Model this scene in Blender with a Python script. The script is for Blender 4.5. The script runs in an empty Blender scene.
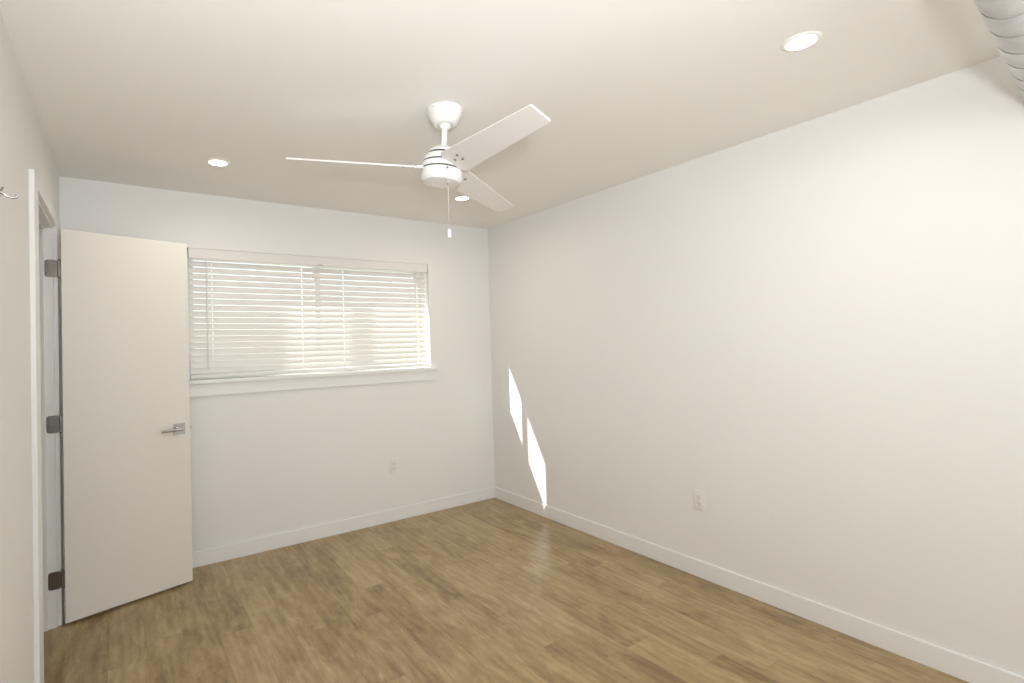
import bpy, bmesh, math, random
from mathutils import Vector, Matrix
random.seed(7)
scn = bpy.context.scene
C = scn.collection
PI = math.pi

# ------------------------------------------------------------------ camera
F_PX = 513.6
YAW, PITCH, ROLL = 0.57651, 0.018755, -0.02688
fw = Vector((math.sin(YAW)*math.cos(PITCH), math.cos(YAW)*math.cos(PITCH), math.sin(PITCH)))
rt = Vector((math.cos(YAW), -math.sin(YAW), 0)); up = rt.cross(fw)
r2 = rt*math.cos(ROLL) + up*math.sin(ROLL); u2 = up*math.cos(ROLL) - rt*math.sin(ROLL)
cd = bpy.data.cameras.new('camera'); cam = bpy.data.objects.new('camera', cd); C.objects.link(cam)
M = Matrix.Identity(4)
for i in range(3):
    M[i][0] = r2[i]; M[i][1] = u2[i]; M[i][2] = -fw[i]
M.translation = Vector((-2.8181, -3.7509, 1.4023))
cam.matrix_world = M
cd.sensor_width = 36; cd.lens = F_PX*36/1024
cd.shift_x = 56.39/1024; cd.shift_y = -7.765/1024
cd.clip_start = 0.02
scn.camera = cam

# ------------------------------------------------------------------ world, sun, large lights, exposure
SUN_DIR = Vector((1, -0.396, -0.72))          # the way the sunlight travels
w = bpy.data.worlds.new('world'); scn.world = w; w.use_nodes = True
nt = w.node_tree; bg = nt.nodes['Background']
sky = nt.nodes.new('ShaderNodeTexSky'); sky.sky_type = 'NISHITA'; sky.sun_disc = False
sky.sun_elevation = math.radians(35); sky.sun_rotation = math.radians(-68)
haze = nt.nodes.new('ShaderNodeMixRGB'); haze.inputs[0].default_value = .88; haze.inputs[2].default_value = (1.0, .955, .885, 1)
nt.links.new(sky.outputs[0], haze.inputs[1]); nt.links.new(haze.outputs[0], bg.inputs[0]); bg.inputs[1].default_value = 1.0

sd = bpy.data.lights.new('sun', 'SUN'); sd.energy = 10; sd.angle = math.radians(0.53); sd.color = (1, .97, .92)
so = bpy.data.objects.new('sun', sd); C.objects.link(so)
so.rotation_euler = SUN_DIR.to_track_quat('-Z', 'Y').to_euler(); so.location = (-6, 3, 6)

# added fill standing in for daylight from an assumed window behind the camera
dl = bpy.data.lights.new('added_daylight', 'AREA'); dl.shape = 'RECTANGLE'; dl.size = 2.0; dl.size_y = 1.4
dl.energy = 24; dl.color = (.95, .975, 1.0)
do = bpy.data.objects.new('added_daylight', dl); C.objects.link(do)
do.location = (-1.95, -5.02, 1.45); do.rotation_euler = (math.radians(90), 0, 0)

# the photographer's hot-shoe flash, tilted up to the ceiling
fl = bpy.data.lights.new('camera_flash', 'SPOT'); fl.energy = 138; fl.color = (.94, .965, 1)
fl.shadow_soft_size = .09; fl.spot_size = math.radians(134); fl.spot_blend = 1.0
fo = bpy.data.objects.new('camera_flash', fl); C.objects.link(fo)
fo.location = (-2.86, -4.0, 1.55); fo.rotation_euler = Vector((1.45, 1.8, 1.5)).to_track_quat('-Z', 'Y').to_euler()

DOWNLIGHT_W = 2.2
vs = scn.view_settings
vs.view_transform = 'Standard'; vs.look = 'None'; vs.gamma = 1; vs.use_curve_mapping = False
vs.exposure = 0.22

# ------------------------------------------------------------------ materials
def new_mat(name, col, rough=.5, metal=0.0, spec=.5):
    m = bpy.data.materials.new(name); m.use_nodes = True
    b = m.node_tree.nodes['Principled BSDF']
    b.inputs['Base Color'].default_value = (*col, 1); b.inputs['Roughness'].default_value = rough
    b.inputs['Metallic'].default_value = metal; b.inputs['Specular IOR Level'].default_value = spec
    return m, m.node_tree, b

def paint(name, col, rough=.6, bump=.02, scale=260, tone=.012, spec=.3):
    m, t, b = new_mat(name, col, rough, 0, spec)
    tc = t.nodes.new('ShaderNodeTexCoord')
    n = t.nodes.new('ShaderNodeTexNoise'); n.inputs['Scale'].default_value = scale; n.inputs['Detail'].default_value = 3
    t.links.new(tc.outputs['Object'], n.inputs['Vector'])
    bp = t.nodes.new('ShaderNodeBump'); bp.inputs['Strength'].default_value = bump; bp.inputs['Distance'].default_value = .002
    t.links.new(n.outputs['Fac'], bp.inputs['Height']); t.links.new(bp.outputs[0], b.inputs['Normal'])
    n2 = t.nodes.new('ShaderNodeTexNoise'); n2.inputs['Scale'].default_value = 2.2; n2.inputs['Detail'].default_value = 2
    t.links.new(tc.outputs['Object'], n2.inputs['Vector'])
    r = t.nodes.new('ShaderNodeValToRGB')
    r.color_ramp.elements[0].color = (*[c*(1-tone) for c in col], 1); r.color_ramp.elements[1].color = (*[min(1, c*(1+tone)) for c in col], 1)
    t.links.new(n2.outputs['Fac'], r.inputs[0]); t.links.new(r.outputs[0], b.inputs['Base Color'])
    return m

WALL = paint('wall_paint', (.825, .813, .785), .55, .06, 180)
CEIL = paint('ceiling_paint', (.93, .912, .872), .75, .05, 160)
TRIM = paint('trim_paint', (.84, .832, .81), .35, .0, 100, .006, .4)
DOORM = paint('door_paint', (.80, .765, .71), .4, .01, 300, .006, .4)
FANM = paint('fan_enamel', (.86, .85, .83), .3, .0, 100, .004, .5)
BLADEM = paint('fan_blade_enamel', (.82, .80, .775), .38, .0, 100, .006, .4)
CORDM = paint('cord_cotton', (.86, .85, .82), .8, .0, 100, .006)
PLAST = paint('outlet_plastic', (.80, .78, .75), .3, .0, 100, .004, .5)
EXT = paint('stucco', (.62, .56, .48), .9, .5, 40, .05)
CONC = paint('concrete', (.50, .48, .44), .9, .3, 20, .08)
DARK, _, _ = new_mat('dark_gap', (.02, .02, .02), .6)
SLOT, _, _ = new_mat('socket_slot', (.10, .09, .085), .6)
CHROME, _, _ = new_mat('chrome', (.60, .60, .60), .12, 1)
NICKEL, _, _ = new_mat('satin_nickel', (.20, .185, .16), .34, 1)
CHAINM, _, _ = new_mat('chain_steel', (.62, .60, .56), .35, .6)
BARREL, _, _ = new_mat('barrel_nickel', (.50, .48, .45), .25, 1)
SCREW, _, _ = new_mat('screw_steel', (.22, .21, .19), .4, 1)
ROD, _, _ = new_mat('clear_acrylic_wand', (.80, .78, .77), .3)
VINYL = paint('window_vinyl', (.82, .82, .80), .4, .0, 100, .005)

# faux wood slat: painted, letting a little light through
SLAT = bpy.data.materials.new('blind_slat'); SLAT.use_nodes = True
t = SLAT.node_tree; b = t.nodes['Principled BSDF']; out = t.nodes['Material Output']
b.inputs['Base Color'].default_value = (.84, .815, .78, 1); b.inputs['Roughness'].default_value = .4
tl = t.nodes.new('ShaderNodeBsdfTranslucent'); tl.inputs[0].default_value = (.95, .86, .74, 1)
mx = t.nodes.new('ShaderNodeMixShader'); mx.inputs[0].default_value = .06
t.links.new(b.outputs[0], mx.inputs[1]); t.links.new(tl.outputs[0], mx.inputs[2]); t.links.new(mx.outputs[0], out.inputs[0])

GLASS = bpy.data.materials.new('window_glass'); GLASS.use_nodes = True
t = GLASS.node_tree; t.nodes.remove(t.nodes['Principled BSDF']); out = t.nodes['Material Output']
tr = t.nodes.new('ShaderNodeBsdfTransparent'); tr.inputs[0].default_value = (.95, .97, .96, 1)
gl = t.nodes.new('ShaderNodeBsdfGlossy'); gl.inputs['Roughness'].default_value = .02
mx = t.nodes.new('ShaderNodeMixShader'); mx.inputs[0].default_value = .06
t.links.new(tr.outputs[0], mx.inputs[1]); t.links.new(gl.outputs[0], mx.inputs[2]); t.links.new(mx.outputs[0], out.inputs[0])

def emit(name, col, s):
    m = bpy.data.materials.new(name); m.use_nodes = True
    b = m.node_tree.nodes['Principled BSDF']
    b.inputs['Base Color'].default_value = (.9, .9, .88, 1)
    b.inputs['Emission Color'].default_value = (*col, 1); b.inputs['Emission Strength'].default_value = s
    return m
LENS = emit('lit_lens', (1, .95, .86), 6)

def duct_mat():
    m, t, b = new_mat('painted_duct', (.60, .60, .60), .42, .15, .5)
    tc = t.nodes.new('ShaderNodeTexCoord'); n = t.nodes.new('ShaderNodeTexNoise')
    n.inputs['Scale'].default_value = 14; n.inputs['Detail'].default_value = 4
    t.links.new(tc.outputs['Object'], n.inputs['Vector'])
    r = t.nodes.new('ShaderNodeValToRGB')
    r.color_ramp.elements[0].color = (.50, .50, .50, 1); r.color_ramp.elements[1].color = (.68, .68, .675, 1)
    r.color_ramp.elements[0].position = .3; r.color_ramp.elements[1].position = .7
    t.links.new(n.outputs['Fac'], r.inputs[0]); t.links.new(r.outputs[0], b.inputs['Base Color'])
    return m
DUCT = duct_mat()
SEAM, _, _ = new_mat('duct_seam', (.30, .30, .30), .5)

def floor_mat():
    m, t, b = new_mat('oak_planks', (.4, .3, .18), .34, 0, .45)
    N, L = t.nodes, t.links
    def math_(op, a, bb=None, c=None):
        x = N.new('ShaderNodeMath'); x.operation = op
        for i, v in enumerate((a, bb, c)):
            if v is None: continue
            if isinstance(v, (int, float)): x.inputs[i].default_value = v
            else: L.new(v, x.inputs[i])
        return x.outputs[0]
    tc = N.new('ShaderNodeTexCoord'); sp = N.new('ShaderNodeSeparateXYZ'); L.new(tc.outputs['Object'], sp.inputs[0])
    PW, PL = .152, 1.22
    u = math_('DIVIDE', sp.outputs[0], PW); row = math_('FLOOR', u)
    wn = N.new('ShaderNodeTexWhiteNoise'); wn.noise_dimensions = '1D'; L.new(row, wn.inputs['W'])
    v = math_('ADD', math_('DIVIDE', sp.outputs[1], PL), math_('MULTIPLY', wn.outputs['Value'], 7.3)); col = math_('FLOOR', v)
    cb = N.new('ShaderNodeCombineXYZ'); L.new(row, cb.inputs[0]); L.new(col, cb.inputs[1])
    rn = N.new('ShaderNodeTexWhiteNoise'); rn.noise_dimensions = '3D'; L.new(cb.outputs[0], rn.inputs['Vector'])
    # plank local coordinates, shifted at random per plank so the grain breaks at each joint
    off = N.new('ShaderNodeVectorMath'); off.operation = 'SCALE'; off.inputs['Scale'].default_value = 40; L.new(rn.outputs['Color'], off.inputs[0])
    def coords(sx, sy):
        c = N.new('ShaderNodeCombineXYZ'); L.new(math_('MULTIPLY', sp.outputs[0], sx), c.inputs[0]); L.new(math_('MULTIPLY', sp.outputs[1], sy), c.inputs[1])
        a = N.new('ShaderNodeVectorMath'); a.operation = 'ADD'; L.new(c.outputs[0], a.inputs[0]); L.new(off.outputs[0], a.inputs[1]); return a.outputs[0]
    def noise(vec, scale, detail=4, rough=.6, dist=0):
        n = N.new('ShaderNodeTexNoise'); n.inputs['Scale'].default_value = scale; n.inputs['Detail'].default_value = detail
        n.inputs['Roughness'].default_value = rough; n.inputs['Distortion'].default_value = dist; L.new(vec, n.inputs['Vector']); return n.outputs['Fac']
    broad = noise(coords(6.5, 1.9), 1.0, 4, .6, .9)
    fine = noise(coords(42, 9), 1.0, 7, .75, 1.5)
    patch = noise(coords(13, 5.5), 1.0, 4, .6, 1.0)
    rings = N.new('ShaderNodeTexWave'); rings.wave_type = 'BANDS'; rings.bands_direction = 'X'
    rings.inputs['Scale'].default_value = 5.5; rings.inputs['Distortion'].default_value = 9; rings.inputs['Detail'].default_value = 3
    rings.inputs['Detail Scale'].default_value = 1.1; L.new(coords(1.3, .28), rings.inputs['Vector'])
    f = math_('ADD', math_('MULTIPLY', broad, .46), math_('MULTIPLY', fine, .27))
    f = math_('ADD', f, math_('MULTIPLY', patch, .21)); f = math_('ADD', f, math_('MULTIPLY', rings.outputs['Fac'], .05))
    f = math_('ADD', f, math_('MULTIPLY', math_('SUBTRACT', rn.outputs['Value'], .5), .07))
    rp = N.new('ShaderNodeValToRGB'); L.new(f, rp.inputs[0]); e = rp.color_ramp.elements
    e[0].position = .36; e[0].color = (.215, .138, .060, 1); e[1].position = .66; e[1].color = (.510, .392, .215, 1)
    k = e.new(.46); k.color = (.340, .235, .108, 1); k = e.new(.56); k.color = (.430, .315, .160, 1)
    # reddish heart patches
    red = noise(coords(9, 1.9), 1.0, 2, .5, .8)
    rr = N.new('ShaderNodeMapRange'); rr.inputs[1].default_value = .54; rr.inputs[2].default_value = .72; rr.inputs[4].default_value = .30; L.new(red, rr.inputs[0])
    m1 = N.new('ShaderNodeMixRGB'); L.new(rr.outputs[0], m1.inputs[0]); L.new(rp.outputs[0], m1.inputs[1]); m1.inputs[2].default_value = (.285, .150, .070, 1)
    # cerused pale pores
    por = noise(coords(95, 9), 1.0, 5, .75, 1.6)
    pr = N.new('ShaderNodeMapRange'); pr.inputs[1].default_value = .55; pr.inputs[2].default_value = .68; pr.inputs[4].default_value = .75; L.new(por, pr.inputs[0])
    m2 = N.new('ShaderNodeMixRGB'); L.new(math_('MULTIPLY', pr.outputs[0], math_('GREATER_THAN', patch, .52)), m2.inputs[0]); L.new(m1.outputs[0], m2.inputs[1]); m2.inputs[2].default_value = (.56, .46, .31, 1)
    # joints
    fu = math_('FRACT', u); fv = math_('FRACT', v)
    du = math_('MULTIPLY', math_('MINIMUM', fu, math_('SUBTRACT', 1, fu)), PW); dv = math_('MULTIPLY', math_('MINIMUM', fv, math_('SUBTRACT', 1, fv)), PL)
    d = math_('MINIMUM', du, dv)
    g = N.new('ShaderNodeMapRange'); g.inputs[1].default_value = 0; g.inputs[2].default_value = .0016; g.inputs[3].default_value = .45; g.inputs[4].default_value = 0; L.new(d, g.inputs[0])
    m3 = N.new('ShaderNodeMixRGB'); L.new(g.outputs[0], m3.inputs[0]); L.new(m2.outputs[0], m3.inputs[1]); m3.inputs[2].default_value = (.14, .09, .045, 1)
    L.new(m3.outputs[0], b.inputs['Base Color'])
    L.new(math_('ADD', math_('MULTIPLY', fine, .14), .24), b.inputs['Roughness'])
    bp = N.new('ShaderNodeBump'); bp.inputs['Strength'].default_value = .12; bp.inputs['Distance'].default_value = .001
    L.new(math_('SUBTRACT', fine, g.outputs[0]), bp.inputs['Height']); L.new(bp.outputs[0], b.inputs['Normal'])
    return m
FLOOR = floor_mat()

# ------------------------------------------------------------------ mesh helpers
def box(bm, lo, hi, M=None):
    x0, y0, z0 = lo; x1, y1, z1 = hi
    vs_ = [bm.verts.new(p) for p in ((x0,y0,z0),(x1,y0,z0),(x1,y1,z0),(x0,y1,z0),(x0,y0,z1),(x1,y0,z1),(x1,y1,z1),(x0,y1,z1))]
    for f in ((0,3,2,1),(4,5,6,7),(0,1,5,4),(1,2,6,5),(2,3,7,6),(3,0,4,7)): bm.faces.new([vs_[i] for i in f])
    if M is not None: bmesh.ops.transform(bm, matrix=M, verts=vs_)
    return vs_

def bevel(bm, w, seg=2):
    bmesh.ops.bevel(bm, geom=list(bm.edges), offset=w, segments=seg, affect='EDGES', profile=.6, clamp_overlap=True)

def lathe(bm, prof, n=48, M=None):
    rings = []; new = []
    for r, z in prof:
        if r < 1e-6: v = [bm.verts.new((0, 0, z))]
        else: v = [bm.verts.new((r*math.cos(2*PI*i/n), r*math.sin(2*PI*i/n), z)) for i in range(n)]
        rings.append(v); new += v
    for a, b in zip(rings, rings[1:]):
        for i in range(n):
            j = (i+1) % n
            if len(a) == 1 and len(b) == 1: continue
            if len(a) == 1: bm.faces.new((a[0], b[j], b[i]))
            elif len(b) == 1: bm.faces.new((a[i], a[j], b[0]))
            else: bm.faces.new((a[i], a[j], b[j], b[i]))
    if M is not None: bmesh.ops.transform(bm, matrix=M, verts=new)
    return new

def tube(bm, pts, r, n=12, caps=True, radii=None):
    pts = [Vector(p) for p in pts]; prev = None; u = None
    rings = []
    for i, p in enumerate(pts):
        d = (pts[min(i+1, len(pts)-1)] - pts[max(i-1, 0)]).normalized()
        if u is None:
            u = d.orthogonal().normalized()
        else:
            u = (u - d*u.dot(d)).normalized()
        v = d.cross(u); rr = radii[i] if radii else r
        rings.append([bm.verts.new(p + (u*math.cos(2*PI*k/n) + v*math.sin(2*PI*k/n))*rr) for k in range(n)])
    for a, b in zip(rings, rings[1:]):
        for k in range(n): bm.faces.new((a[k], a[(k+1) % n], b[(k+1) % n], b[k]))
    if caps: bm.faces.new(rings[0][::-1]); bm.faces.new(rings[-1])

def prism(bm, outline, z0, z1, M=None):
    a = [bm.verts.new((x, y, z0)) for x, y in outline]; b = [bm.verts.new((x, y, z1)) for x, y in outline]
    bm.faces.new(a[::-1]); bm.faces.new(b); n = len(a)
    for i in range(n): bm.faces.new((a[i], a[(i+1) % n], b[(i+1) % n], b[i]))
    if M is not None: bmesh.ops.transform(bm, matrix=M, verts=a+b)
    return a+b

def rrect(w, h, r, n=5):
    o = []
    for cx, cy, a0 in ((w/2-r, h/2-r, 0), (-w/2+r, h/2-r, PI/2), (-w/2+r, -h/2+r, PI), (w/2-r, -h/2+r, 1.5*PI)):
        for i in range(n+1): a = a0 + PI/2*i/n; o.append((cx+r*math.cos(a), cy+r*math.sin(a)))
    return o

def obj(name, bm, mat, parent=None, smooth=None, mats=None):
    bmesh.ops.recalc_face_normals(bm, faces=list(bm.faces))
    me = bpy.data.meshes.new(name); bm.to_mesh(me); bm.free()
    for m in (mats or [mat]): me.materials.append(m)
    if smooth:
        me.polygons.foreach_set('use_smooth', [True]*len(me.polygons))
        me.set_sharp_from_angle(angle=math.radians(smooth))
    o = bpy.data.objects.new(name, me); C.objects.link(o)
    if parent: o.parent = parent
    return o

def empty(name, loc=(0, 0, 0), M=None):
    o = bpy.data.objects.new(name, None); C.objects.link(o); o.empty_display_size = .05
    if M is not None: o.matrix_world = M
    else: o.location = loc
    return o

def thing(o, label, cat, group=None):
    o['label'] = label; o['category'] = cat
    if group: o['group'] = group
    return o

def struct(o, label=None, cat=None):
    o['kind'] = 'structure'
    if label: o['label'] = label
    if cat: o['category'] = cat
    return o

def bm_boxes(*bs, bev=0):
    bm = bmesh.new()
    for lo, hi in bs: box(bm, lo, hi)
    if bev: bevel(bm, bev)
    return bm

# ------------------------------------------------------------------ room shell
H = 2.44; WL = -3.113; YF = -5.0; WT = .24; LT = .125
OX0, OX1, OZ0, OZ1 = -2.455, -.640, 1.195, 2.075       # window opening in the back wall
DY0, DY1, DZ = -1.085, -.378, 2.066                    # door opening in the left wall
HX = -4.5                                              # the little hall beyond the door

struct(obj('floor', bm_boxes(((HX-.1, YF-.15, -.06), (.15, WT, 0))), FLOOR), 'warm oak plank floor across the whole room', 'floor')
struct(obj('ceiling', bm_boxes(((HX-.1, YF-.15, H), (.15, WT, H+.12))), CEIL), 'smooth off-white painted ceiling', 'ceiling')
struct(obj('wall_back', bm_boxes(((HX-.1, 0, 0), (OX0, WT, H)), ((OX1, 0, 0), (.15, WT, H)), ((OX0, 0, 0), (OX1, WT, OZ0)), ((OX0, 0, OZ1), (OX1, WT, H))), WALL),
       'white painted back wall holding the wide window', 'wall')
struct(obj('wall_right', bm_boxes(((0, YF-.15, 0), (.15, 0, H))), WALL), 'long blank white wall on the right', 'wall')
struct(obj('wall_left', bm_boxes(((WL-LT, YF, 0), (WL, DY0, H)), ((WL-LT, DY1, 0), (WL, 0, H)), ((WL-LT, DY0, DZ), (WL, DY1, H))), WALL),
       'white left wall with the doorway in it', 'wall')
FX0, FX1, FZ0, FZ1 = -3.0, -.9, .72, 2.18  # opening for the added window behind the camera
struct(obj('wall_front', bm_boxes(((HX-.1, YF-.15, 0), (FX0, YF, H)), ((FX1, YF-.15, 0), (0, YF, H)), ((FX0, YF-.15, 0), (FX1, YF, FZ0)), ((FX0, YF-.15, FZ1), (FX1, YF, H))), WALL),
       'white wall behind the camera with an added window opening', 'wall')
struct(obj('wall_hall', bm_boxes(((HX-.1, YF, 0), (HX, 0, H))), WALL), 'plain wall of the hall beyond the door', 'wall')
struct(obj('ground', bm_boxes(((-16, WT+.0, -.5), (8, 14, -.3))), CONC), 'pale concrete ground outside the window', 'ground')

def board(lo, hi):
    bm = bmesh.new(); box(bm, lo, hi); bevel(bm, .0018, 1); return bm
BH = .0972; BT = .013
struct(obj('baseboard_back', board((WL, -BT, 0), (-BT, 0, BH)), TRIM), 'white baseboard along the back wall', 'baseboard')
struct(obj('baseboard_right', board((-BT, YF, 0), (0, 0, BH)), TRIM), 'white baseboard along the right wall', 'baseboard')
struct(obj('baseboard_left', board((WL, -1.935, 0), (WL+BT, -1.215, BH)), TRIM), 'white baseboard along the left wall', 'baseboard')
struct(obj('baseboard_hall', board((HX, YF, 0), (HX+BT, 0, BH)), TRIM), 'white baseboard in the hall', 'baseboard')

# ------------------------------------------------------------------ doorway: jamb lining, stop and casing
tr1 = struct(empty('trim_1', (WL, DY0, 0)), 'white painted frame around the open doorway', 'door frame')
def part(name, bm, mat, parent, smooth=None, **k):
    o = obj(name, bm, mat, None, smooth, **k); o.parent = parent
    o.matrix_parent_inverse = parent.matrix_world.inverted() if parent.type != 'EMPTY' or True else Matrix()
    return o
bpy.context.view_layer.update()
JT = .018; CW = .125; CT = .018
XI = WL - LT
bm = bm_boxes(((XI, DY0, 0), (WL, DY0+.008, DZ)), ((XI, DY1-.006+.0, 0), (WL, DY1, DZ)), ((XI, DY0, DZ-.008), (WL, DY1, DZ)))
part('jamb', bm, TRIM, tr1)
bm = bm_boxes(((WL-.075, DY1-.018, 0), (WL-.038, DY1-.006, DZ-.008)), ((WL-.075, DY0+.008, 0), (WL-.038, DY0+.020, DZ-.008)), ((WL-.075, DY0+.008, DZ-.020), (WL-.038, DY1-.006, DZ-.008)), bev=.0015)
part('door_stop', bm, TRIM, tr1)
def casing(x0, x1):
    bm = bm_boxes(((x0, DY0-CW, 0), (x1, DY0-.006, DZ+.055)), ((x0, DY1+.006, 0), (x1, DY1+.09, DZ+.055)), ((x0, DY0-.0058, DZ+.006), (x1, DY1+.0058, DZ+.055)))
    bevel(bm, .0015, 1); return bm
part('casing', casing(WL, WL+CT), TRIM, tr1)
part('casing', casing(XI-CT, XI), TRIM, tr1)
# casing of the next opening, at the very left edge of the picture
tr2 = obj('trim_2', board((WL, -2.045, 0), (WL+CT, -1.938, 2.15)), TRIM); struct(tr2, 'white casing strip at the far left edge of the wall', 'door casing')

# ------------------------------------------------------------------ door
PIN = Vector((-3.091, -.372, 0)); OPEN = math.radians(14.8)
DM = Matrix.Translation(PIN) @ Matrix.Rotation(OPEN, 4, 'Z')     # door frame: x along the leaf, -y the face seen
door = struct(empty('door_1', M=DM), 'plain white flush door standing open into the room', 'door')
bm = bmesh.new(); box(bm, (.004, -.035, .016), (.626, 0, 2.054)); bevel(bm, .0015, 1)
leaf = obj('door_leaf', bm, DOORM, door)
# lever handle set, on both faces
def handle_side(sg):
    y0 = -.035 if sg < 0 else 0.0
    root = None
    cx, cz = .562, .938
    bm = bmesh.new(); R = Matrix.Translation((cx, y0, cz)) @ Matrix.Rotation(PI/2 if sg < 0 else -PI/2, 4, 'X')
    prism(bm, rrect(.064, .064, .004), 0, .009, R); bevel(bm, .0012, 1)
    root = obj('handle_plate', bm, CHROME, door, 40)
    bm = bmesh.new(); lathe(bm, [(0, 0), (.0135, 0), (.0135, .03), (.011, .034), (.011, .048), (0, .048)], 24, R)
    obj('handle_neck', bm, CHROME, root, 40)
    bm = bmesh.new(); yy = y0 + sg*.049
    a, b = sorted((yy-.006, yy+.006))
    box(bm, (cx-.112, a, cz-.0085), (cx+.014, b, cz+.0085)); bevel(bm, .003, 3)
    obj('lever', bm, CHROME, root, 40)
handle_side(-1); handle_side(1)
bm = bmesh.new(); prism(bm, rrect(.0235, .057, .003), 0, .0012, Matrix.Translation((.626, -.0175, .938)) @ Matrix.Rotation(PI/2, 4, 'Y') @ Matrix.Rotation(PI/2, 4, 'Z')); box(bm, (.627, -.024, .930), (.636, -.012, .946))
obj('latch', bm, CHROME, door)
# hinges: one leaf on the jamb, barrel, one leaf on the door edge
def hinge(z):
    hm = empty('hinge', (0, 0, z)); hm.parent = door
    HHt = .09
    inv = DM.inverted()
    # jamb leaf, in world orientation
    W = inv @ Matrix.Translation((WL-.0085, DY1-.0062, z)) @ Matrix.Rotation(PI/2, 4, 'X')
    bm = bmesh.new(); prism(bm, rrect(.053, HHt, .013), 0, .0026, W); hl = obj('jamb_leaf', bm, NICKEL, hm, 40); hl.matrix_parent_inverse = Matrix.Translation((0, 0, -z))
    for sx, sz in ((-.016, .030), (-.010, 0), (-.016, -.030)):
        bm = bmesh.new(); lathe(bm, [(0, 0), (.0042, 0), (.0042, .0006), (.003, .0012), (0, .0012)], 12, inv @ Matrix.Translation((WL-.0085+sx, DY1-.0088, z+sz)) @ Matrix.Rotation(PI/2, 4, 'X'))
        s = obj('screw', bm, SCREW, hl, 40)
    # door leaf on the hinge edge of the slab
    bm = bmesh.new(); prism(bm, rrect(.033, HHt, .008), 0, .0024, Matrix.Translation((.0042, -.0175, z)) @ Matrix.Rotation(-PI/2, 4, 'Y') @ Matrix.Rotation(PI/2, 4, 'Z'))
    o = obj('door_plate', bm, NICKEL, hm, 40); o.matrix_parent_inverse = Matrix.Translation((0, 0, -z))
    # barrel in five knuckles
    bm = bmesh.new(); r = .0065; pr = [(0, z-HHt/2-.004), (.004, z-HHt/2-.004), (r, z-HHt/2-.001)]
    for i in range(5):
        a = z-HHt/2+i*HHt/5; b = a+HHt/5
        pr += [(r-.0012, a), (r, a+.0008), (r, b-.0008), (r-.0012, b)]
    pr += [(r, z+HHt/2+.001), (.004, z+HHt/2+.004), (0, z+HHt/2+.004)]
    lathe(bm, pr, 20, Matrix.Translation((-.001, -.012, 0)))
    o = obj('barrel', bm, BARREL, hm, 40); o.matrix_parent_inverse = Matrix.Translation((0, 0, -z))
for z in (1.848, 1.040, .240): hinge(z)

# ------------------------------------------------------------------ window
win = struct(empty('window_1', (OX0, 0, OZ0)), 'wide sliding window with white sill behind the blind', 'window')
bpy.context.view_layer.update()
GY = .165; FW = .024
bm = bm_boxes(((OX0, GY-.03, OZ0), (OX0+FW, GY+.05, OZ1)), ((OX1-FW, GY-.03, OZ0), (OX1, GY+.05, OZ1)), ((OX0+FW, GY-.03, OZ0), (OX1-FW, GY+.05, OZ0+.045)), ((OX0+FW, GY-.03, OZ1-.03), (OX1-FW, GY+.05, OZ1)), bev=.003)
part('window_frame', bm, VINYL, win)
mid = (OX0+OX1)/2
def sash(x0, x1, y, wl, wr):
    z0, z1 = OZ0+.045, OZ1-.03
    bm = bm_boxes(((x0, y-.014, z0), (x0+wl, y+.014, z1)), ((x1-wr, y-.014, z0), (x1, y+.014, z1)), ((x0+wl, y-.014, z0), (x1-wr, y+.014, z0+.03)), ((x0+wl, y-.014, z1-.026), (x1-wr, y+.014, z1)), bev=.002)
    s = part('sash', bm, VINYL, win)
    bm = bm_boxes(((x0+wl, y-.003, z0+.03), (x1-wr, y+.003, z1-.026)))
    p = obj('pane', bm, GLASS); p.parent = s; pass
sash(OX0+FW, mid+.022, GY-.008, .024, .042); sash(mid-.022, OX1-FW, GY+.024, .042, .024)
bm = bmesh.new(); box(bm, (OX0+.001, -.0, OZ0), (OX1-.001, GY-.03, OZ0+.012)); box(bm, (OX0-.055, -.032, OZ0-.012), (OX1+.052, 0, OZ0+.012)); bevel(bm, .002, 2)
part('window_sill', bm, TRIM, win)
bm = board((OX0-.04, -.014, OZ0-.095), (OX1+.036, 0, OZ0-.012)); part('apron', bm, TRIM, win)

struct(obj('sun_block_boards', bm_boxes(((OX0-.10, WT, OZ0-.05), (OX0+.002, WT+.06, OZ1+.10)), ((OX1-.002, WT, OZ0-.05), (OX1+.10, WT+.06, OZ1+.10)), bev=.002), TRIM), 'added boards outside the window, the left one shaping the sun patch', 'added sun blocker')  # added unseen boards; the left one cuts the sun patch narrower
# added window, out of view, framing the daylight fill
w2 = struct(empty('added_window', (FX0, YF, FZ0)), 'added wide window behind the camera, unseen, for the daylight fill', 'window'); bpy.context.view_layer.update()
bm = bm_boxes(((FX0, YF-.12, FZ0), (FX0+.05, YF-.06, FZ1)), ((FX1-.05, YF-.12, FZ0), (FX1, YF-.06, FZ1)), ((FX0+.05, YF-.12, FZ0), (FX1-.05, YF-.06, FZ0+.05)), ((FX0+.05, YF-.12, FZ1-.05), (FX1-.05, YF-.06, FZ1)), bev=.003)
part('window_frame', bm, VINYL, w2)
part('pane', bm_boxes(((FX0+.05, YF-.094, FZ0+.05), (FX1-.05, YF-.088, FZ1-.05))), GLASS, w2)

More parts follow.
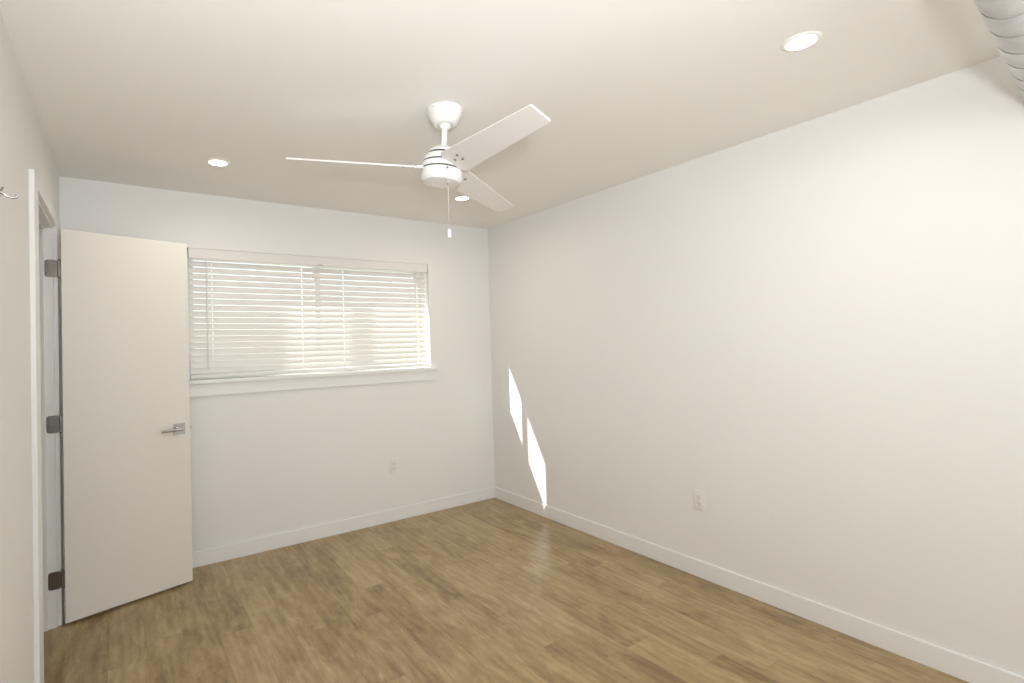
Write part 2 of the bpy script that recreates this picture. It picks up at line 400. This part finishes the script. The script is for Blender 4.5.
# ------------------------------------------------------------------ blind
BX0, BX1 = OX0+.014, OX1-.014; BY = .040
blind = thing(empty('window_blind', (mid, BY, OZ0+.012)), 'white wooden horizontal slat blind filling the wide window above the sill', 'blind')
B0 = Vector((mid, BY, OZ0+.012))
def bpart(name, bm, mat, parent=blind, smooth=None):
    bmesh.ops.translate(bm, vec=-B0, verts=bm.verts); return obj(name, bm, mat, parent, smooth)
bm = bmesh.new(); box(bm, (BX0+.004, BY-.022, OZ1-.062), (BX1-.004, BY+.03, OZ1-.004)); bevel(bm, .002, 1); bpart('headrail', bm, VINYL)
bm = bmesh.new(); box(bm, (BX0-.006, BY-.040, OZ1-.066), (BX1+.008, BY-.028, OZ1-.001)); bevel(bm, .003, 2)
for xx in (BX0-.006, BX1-.004): box(bm, (xx, BY-.028, OZ1-.066), (xx+.012, BY-.0, OZ1-.001))
bpart('valance', bm, SLAT)
PITCHS = .0418; SW = .046; TILT = math.radians(56); NS = 18
ZT = OZ1-.098
slat_me = None
LADDERS = (-2.303, -1.698, -1.380, -.737)
def slat_mesh():                                   # a crowned slat with a slot routed at each ladder cord
    bm = bmesh.new(); th = .0022
    xs_ = [BX0] + [v for x in LADDERS for v in (x-.0034, x+.0034)] + [BX1]
    ys_ = [-SW/2, -.015, -.0075, 0, .0075, .015, SW/2]
    crown = lambda y: .0018*(1-(2*y/SW)**2) + th/2
    g = [[bm.verts.new((x-mid, y, crown(y))) for y in ys_] for x in xs_]
    fs = []
    for i in range(len(xs_)-1):
        for j in range(len(ys_)-1):
            if i % 2 == 1 and 1 <= j <= 4: continue
            fs.append(bm.faces.new((g[i][j], g[i+1][j], g[i+1][j+1], g[i][j+1])))
    e = bmesh.ops.extrude_face_region(bm, geom=fs)
    bmesh.ops.translate(bm, vec=(0, 0, -th), verts=[v for v in e['geom'] if isinstance(v, bmesh.types.BMVert)])
    return bm
for i in range(NS):
    z = ZT - i*PITCHS
    if slat_me is None:
        s = obj('slat', slat_mesh(), SLAT, blind, 30); slat_me = s.data
    else:
        s = bpy.data.objects.new('slat', slat_me); C.objects.link(s); s.parent = blind
    s.location = (0, 0, z-B0.z); s.rotation_euler = (TILT, 0, 0)      # room edge down
ZB = ZT - NS*PITCHS + .006
bm = bmesh.new(); box(bm, (BX0, -.025, -.011), (BX1, .025, .011)); bevel(bm, .004, 2)
bmesh.ops.transform(bm, matrix=Matrix.Translation((0, BY, ZB)) @ Matrix.Rotation(math.radians(4), 4, 'X'), verts=bm.verts)
bpart('bottom_rail', bm, SLAT)
for x in LADDERS:
    bm = bmesh.new()
    for yy in (BY-.0225, BY+.0225):
        box(bm, (x-.0012, yy-.0006, ZB), (x+.0012, yy+.0006, OZ1-.06))
    bpart('ladder_cord', bm, CORDM)
bm = bmesh.new(); tube(bm, [(-2.340, BY-.045, OZ1-.075), (-2.340, BY-.046, OZ0+.075)], .0042, 8)
tube(bm, [(-2.340, BY-.03, OZ1-.068), (-2.340, BY-.043, OZ1-.066), (-2.340, BY-.045, OZ1-.078)], .002, 8)
bpart('tilt_wand', bm, ROD, smooth=50)
bm = bmesh.new(); box(bm, (-1.585, BY-.0412, OZ1-.062), (-1.548, BY-.040, OZ1-.0585)); bpart('valance_clip', bm, SCREW)

# ------------------------------------------------------------------ recessed lights
def downlight(x, y, label):
    t_ = thing(empty('recessed_light', (x, y, H)), label, 'ceiling light', 'recessed ceiling lights')
    bm = bmesh.new(); lathe(bm, [(.046, -.003), (.049, -.0058), (.056, -.0052), (.0625, -.001), (.0625, 0), (.046, 0), (.046, -.003)], 48)
    obj('trim_ring', bm, CEIL, t_, 40)
    bm = bmesh.new(); lathe(bm, [(0, -.0052), (.030, -.0050), (.0475, -.0040), (.0475, -.001), (0, -.001)], 48)
    obj('lens', bm, LENS, t_, 40)
    l = bpy.data.lights.new('downlight_lamp', 'AREA'); l.shape = 'DISK'; l.size = .10; l.energy = DOWNLIGHT_W; l.color = (1, .93, .83); l.spread = math.radians(165)
    lo = bpy.data.objects.new('downlight_lamp', l); C.objects.link(lo); lo.parent = t_; lo.location = (0, 0, -.0075)
downlight(-2.360, -.680, 'round lit recessed ceiling light above the open door, nearest the left wall')
downlight(-.766, -.728, 'small round lit recessed ceiling light near the back right corner, below the fan blades')
downlight(-.784, -2.922, 'large round lit recessed ceiling light nearest the camera, above the blank right wall')

# ------------------------------------------------------------------ ceiling fan (the rod leans a little out of plumb)
fcx, fcy, fh, FR, fwr, fwt, fth, fpit, fnx, fny = -1.6035, -1.8422, .1969, .6811, .0697, .046, .4692, .3268, .0798, -.0457
fan = thing(empty('ceiling_fan', (fcx, fcy, H)), 'white three-bladed ceiling fan with pull chain hanging from mid ceiling', 'ceiling fan')
bm = bmesh.new(); lathe(bm, [(.030, 0), (.0775, 0), (.0785, -.004), (.0785, -.014), (.0765, -.017), (.0755, -.022), (.069, -.040), (.060, -.056), (.048, -.068), (.044, -.070), (.030, -.070), (.030, -.062), (0, -.062)], 64)
canopy = obj('canopy', bm, FANM, fan, 35)
bm = bmesh.new(); bmesh.ops.create_uvsphere(bm, u_segments=32, v_segments=16, radius=.0285, matrix=Matrix.Translation((0, 0, -.063)))
obj('hanger_ball', bm, FANM, canopy, 60)
for a in (-30, 200):
    bm = bmesh.new()
    a = math.radians(a); bmesh.ops.create_uvsphere(bm, u_segments=10, v_segments=6, radius=.0028, matrix=Matrix.Translation((.0783*math.cos(a), .0783*math.sin(a), -.012)))
    obj('screw', bm, SCREW, canopy)
Nf = Vector((fnx, fny, 1)).normalized()
pivot = Vector((0, 0, -.065)); hubp = pivot - Nf*fh
X = Vector((math.cos(fth), math.sin(fth), 0)); X = (X - Nf*X.dot(Nf)).normalized(); Y = Nf.cross(X)
FM = Matrix(((X.x, Y.x, Nf.x, hubp.x), (X.y, Y.y, Nf.y, hubp.y), (X.z, Y.z, Nf.z, hubp.z), (0, 0, 0, 1)))
def fpart(name, bm, mat, parent=None, smooth=35):
    bmesh.ops.transform(bm, matrix=FM, verts=bm.verts); return obj(name, bm, mat, parent or fan, smooth)
bm = bmesh.new(); lathe(bm, [(0, .07), (.0125, .07), (.0125, .185), (0, .185)], 24); fpart('downrod', bm, FANM)
bm = bmesh.new(); lathe(bm, [(0, .102), (.018, .102), (.021, .097), (.040, .090), (.056, .078), (.066, .067), (.0665, .062), (.058, .061), (.058, .053), (.0735, .052), (.081, .044), (.0865, .030), (.088, .022), (.082, .021), (.082, .0160), (.089, .0150),
     (.0905, .004), (.0905, -.008), (.084, -.009), (.084, -.0140), (.0905, -.0150), (.0915, -.020), (.0915, -.048), (.089, -.058), (.083, -.064), (.082, -.063)], 72)
for f in bm.faces: f.smooth = True
house = fpart('motor_housing', bm, FANM)
bm = bmesh.new()
lathe(bm, [(.0668, .0572), (.060, .0565), (.060, .0535), (.0736, .0528)], 72)
for f in list(bm.faces):
    pass
bm.free()
# dark vent gaps set into the grooves
bm = bmesh.new(); lathe(bm, [(.060, .0606), (.0655, .0604), (.0655, .0536), (.060, .0534)], 72)
lathe(bm, [(.083, .0208), (.0862, .0206), (.0862, .0163), (.083, .0161)], 72); lathe(bm, [(.085, -.0093), (.0885, -.0095), (.0885, -.0137), (.085, -.0139)], 72)
fpart('vent_gap', bm, DARK, house)
bm = bmesh.new(); lathe(bm, [(.0825, -.061), (.0815, -.0655), (.060, -.0705), (.042, -.0725), (.040, -.0710), (.030, -.0715), (0, -.0725)], 72); fpart('bottom_cap', bm, FANM, house)
def blade(k):
    a = k*2*PI/3
    B = Matrix.Rotation(a, 4, 'Z') @ Matrix.Rotation(-fpit, 4, 'X')
    n = 24; bm = bmesh.new(); th = .0035
    out_ = []
    r0, r1 = .078, FR
    def hw(r): return fwr + (fwt-fwr)*(r-.1)/(r1-.1)
    pts = [(r0, -hw(r0)*.62), (r0+.03, -hw(r0)*.97)]
    for i in range(1, 13): r = r0+.03+(r1-r0-.03-.004)*i/12; pts.append((r, -hw(r)))
    pts.append((r1, -hw(r1)+.004)); pts.append((r1, hw(r1)-.004))
    for i in range(12, -1, -1): r = r0+.03+(r1-r0-.03-.004)*i/12; pts.append((r, hw(r)))
    pts.append((r0, hw(r0)*.62))
    prism(bm, pts, -th, th)
    bmesh.ops.transform(bm, matrix=B, verts=bm.verts)
    bl = fpart('fan_blade', bm, BLADEM)
    for (sx, sy) in ((.172, .006), (.132, -.008), (.172, -.022)):
        bm = bmesh.new(); lathe(bm, [(0, -.0062), (.0058, -.0058), (.0068, -.0034), (0, -.0034)], 12, B @ Matrix.Translation((sx, sy, 0)))
        fpart('blade_screw', bm, SCREW, bl)
    bm = bmesh.new(); box(bm, (.062, -.035, -.0005), (.105, .035, .0075)); bmesh.ops.transform(bm, matrix=B, verts=bm.verts)
    fpart('blade_arm', bm, FANM, bl)
for k in range(3): blade(k)
# pull chain
camd = Vector((-2.8181-fcx, -3.7509-fcy, 0)).normalized(); lat = Vector((-camd.y, camd.x, 0))
top = hubp + camd*.0985 + lat*.024; top.z = hubp.z - .030
bm = bmesh.new(); z = top.z; zb = 1.886 - H
lathe(bm, [(0, 0), (.0045, 0), (.0045, .007), (0, .007)], 12, Matrix.Translation((top.x, top.y, top.z-.003)))
obj('chain_outlet', bm, SCREW, house, 40)
bm = bmesh.new()
while z > zb:
    bmesh.ops.create_uvsphere(bm, u_segments=6, v_segments=4, radius=.00165, matrix=Matrix.Translation((top.x, top.y, z))); z -= .0036
chain = obj('pull_chain', bm, CHAINM, fan)
bm = bmesh.new(); bmesh.ops.create_uvsphere(bm, u_segments=10, v_segments=8, radius=.0042, matrix=Matrix.Translation((top.x, top.y, top.z-.072))); obj('chain_coupling', bm, NICKEL, chain, 60)
bm = bmesh.new(); lathe(bm, [(0, zb+.002), (.004, zb), (.0078, zb-.004), (.0085, zb-.030), (.0078, zb-.037), (0, zb-.039)], 16, Matrix.Translation((top.x, top.y, 0))); obj('chain_pull', bm, FANM, chain, 40)

# ------------------------------------------------------------------ spiral duct in the top right corner
DR = .0655; DYc, DZc = -3.404, 2.232
duct = thing(empty('air_duct', (0, DYc, DZc)), 'grey round spiral air duct under the ceiling running into the right wall', 'air duct')
bm = bmesh.new()
SP = .1375; S0 = -.6-.372; n = 48
prof = []
x = S0 - 2*SP
xs = []
while x < -.012:
    for fr, dr in ((0.0, -.0022), (.05, -.0008), (.12, .0006), (.30, .0016), (.50, .0020), (.70, .0016), (.88, .0006), (.95, -.0008)):
        xx = x + fr*SP
        if xx < -.003: prof.append((DR+dr, xx))
    x += SP
prof = [(DR-.004, prof[0][1]+.0)] + prof + [(DR, -.001)]
RY = Matrix.Rotation(math.radians(90), 4, 'Y') @ Matrix.Identity(4)
slope = Matrix.Rotation(math.radians(-3.8)*-1, 4, 'Z')
lathe(bm, prof, n, slope @ RY)
obj('duct_pipe', bm, DUCT, duct, 60)
x = S0 - 2*SP
while x < -.02:
    bm = bmesh.new(); lathe(bm, [(DR-.003, x-.0016), (DR+.0004, x-.0012), (DR+.0004, x+.0012), (DR-.003, x+.0016)], n, slope @ RY); x += SP
    obj('duct_seam', bm, SEAM, duct, 60)
bm = bmesh.new(); lathe(bm, [(DR+.001, -.001), (DR+.012, -.001), (DR+.012, -.003), (DR+.006, -.006), (DR+.001, -.012)], n, RY); obj('wall_collar', bm, DUCT, duct, 40)

# ------------------------------------------------------------------ outlets
def outlet(M_, label):
    t_ = thing(empty('wall_outlet', M=M_), label, 'outlet', 'duplex wall outlets')
    R = Matrix.Rotation(PI/2, 4, 'X')          # local: plate in xz, front towards -y
    bm = bmesh.new(); prism(bm, rrect(.070, .115, .004), 0, .0055, R); bevel(bm, .0015, 2); obj('cover_plate', bm, PLAST, t_, 40)
    for zz in (.0195, -.0195):
        bm = bmesh.new(); prism(bm, [(math.cos(a)*.0172, max(-.0135, min(.0135, math.sin(a)*.0172))) for a in [i*2*PI/28 for i in range(28)]], .005, .0072, Matrix.Translation((0, 0, zz)) @ R)
        rc = obj('receptacle', bm, PLAST, t_, 40)
        bm = bmesh.new()
        for xx, hh in ((-.0064, .0040), (.0064, .0032)): box(bm, (xx-.0011, -.0076, zz+.002-hh), (xx+.0011, -.0070, zz+.002+hh))
        lathe(bm, [(0, 0), (.0024, 0), (.0024, .0006), (0, .0006)], 10, Matrix.Translation((0, -.0070, zz-.0078)) @ R)
        obj('socket_slots', bm, SLOT, rc)
    bm = bmesh.new(); lathe(bm, [(0, .005), (.003, .005), (.003, .0066), (0, .007)], 12, R); obj('screw', bm, PLAST, t_, 40)
outlet(Matrix.Translation((-1.002, 0, .437)), 'white outlet on the back wall below the window')
outlet(Matrix.Translation((0, -1.983, .449)) @ Matrix.Rotation(-PI/2, 4, 'Z'), 'white outlet low on the blank right wall')

# ------------------------------------------------------------------ hook on the left wall
hk = thing(empty('wall_hook', (WL, -1.80, 1.875)), 'small chrome double prong hook on the left wall before the doorway', 'hook')
bm = bmesh.new(); lathe(bm, [(0, 0), (.016, 0), (.016, .003), (.013, .005), (0, .006)], 28, Matrix.Rotation(PI/2, 4, 'Y')); obj('hook_plate', bm, CHROME, hk, 40)
bm = bmesh.new()
tube(bm, [(.004, 0, .002), (.012, 0, -.004), (.020, .002, -.010), (.030, .006, -.012), (.038, .009, -.009), (.042, .010, -.003)], .004, 12, radii=[.0036, .0034, .0032, .0034, .004, .0044])
obj('prong', bm, CHROME, hk, 60)
bm = bmesh.new()
tube(bm, [(.004, -.002, .004), (.008, -.006, .006), (.011, -.009, .010), (.012, -.010, .014)], .0034, 12, radii=[.0036, .0032, .0034, .004])
obj('prong', bm, CHROME, hk, 60)
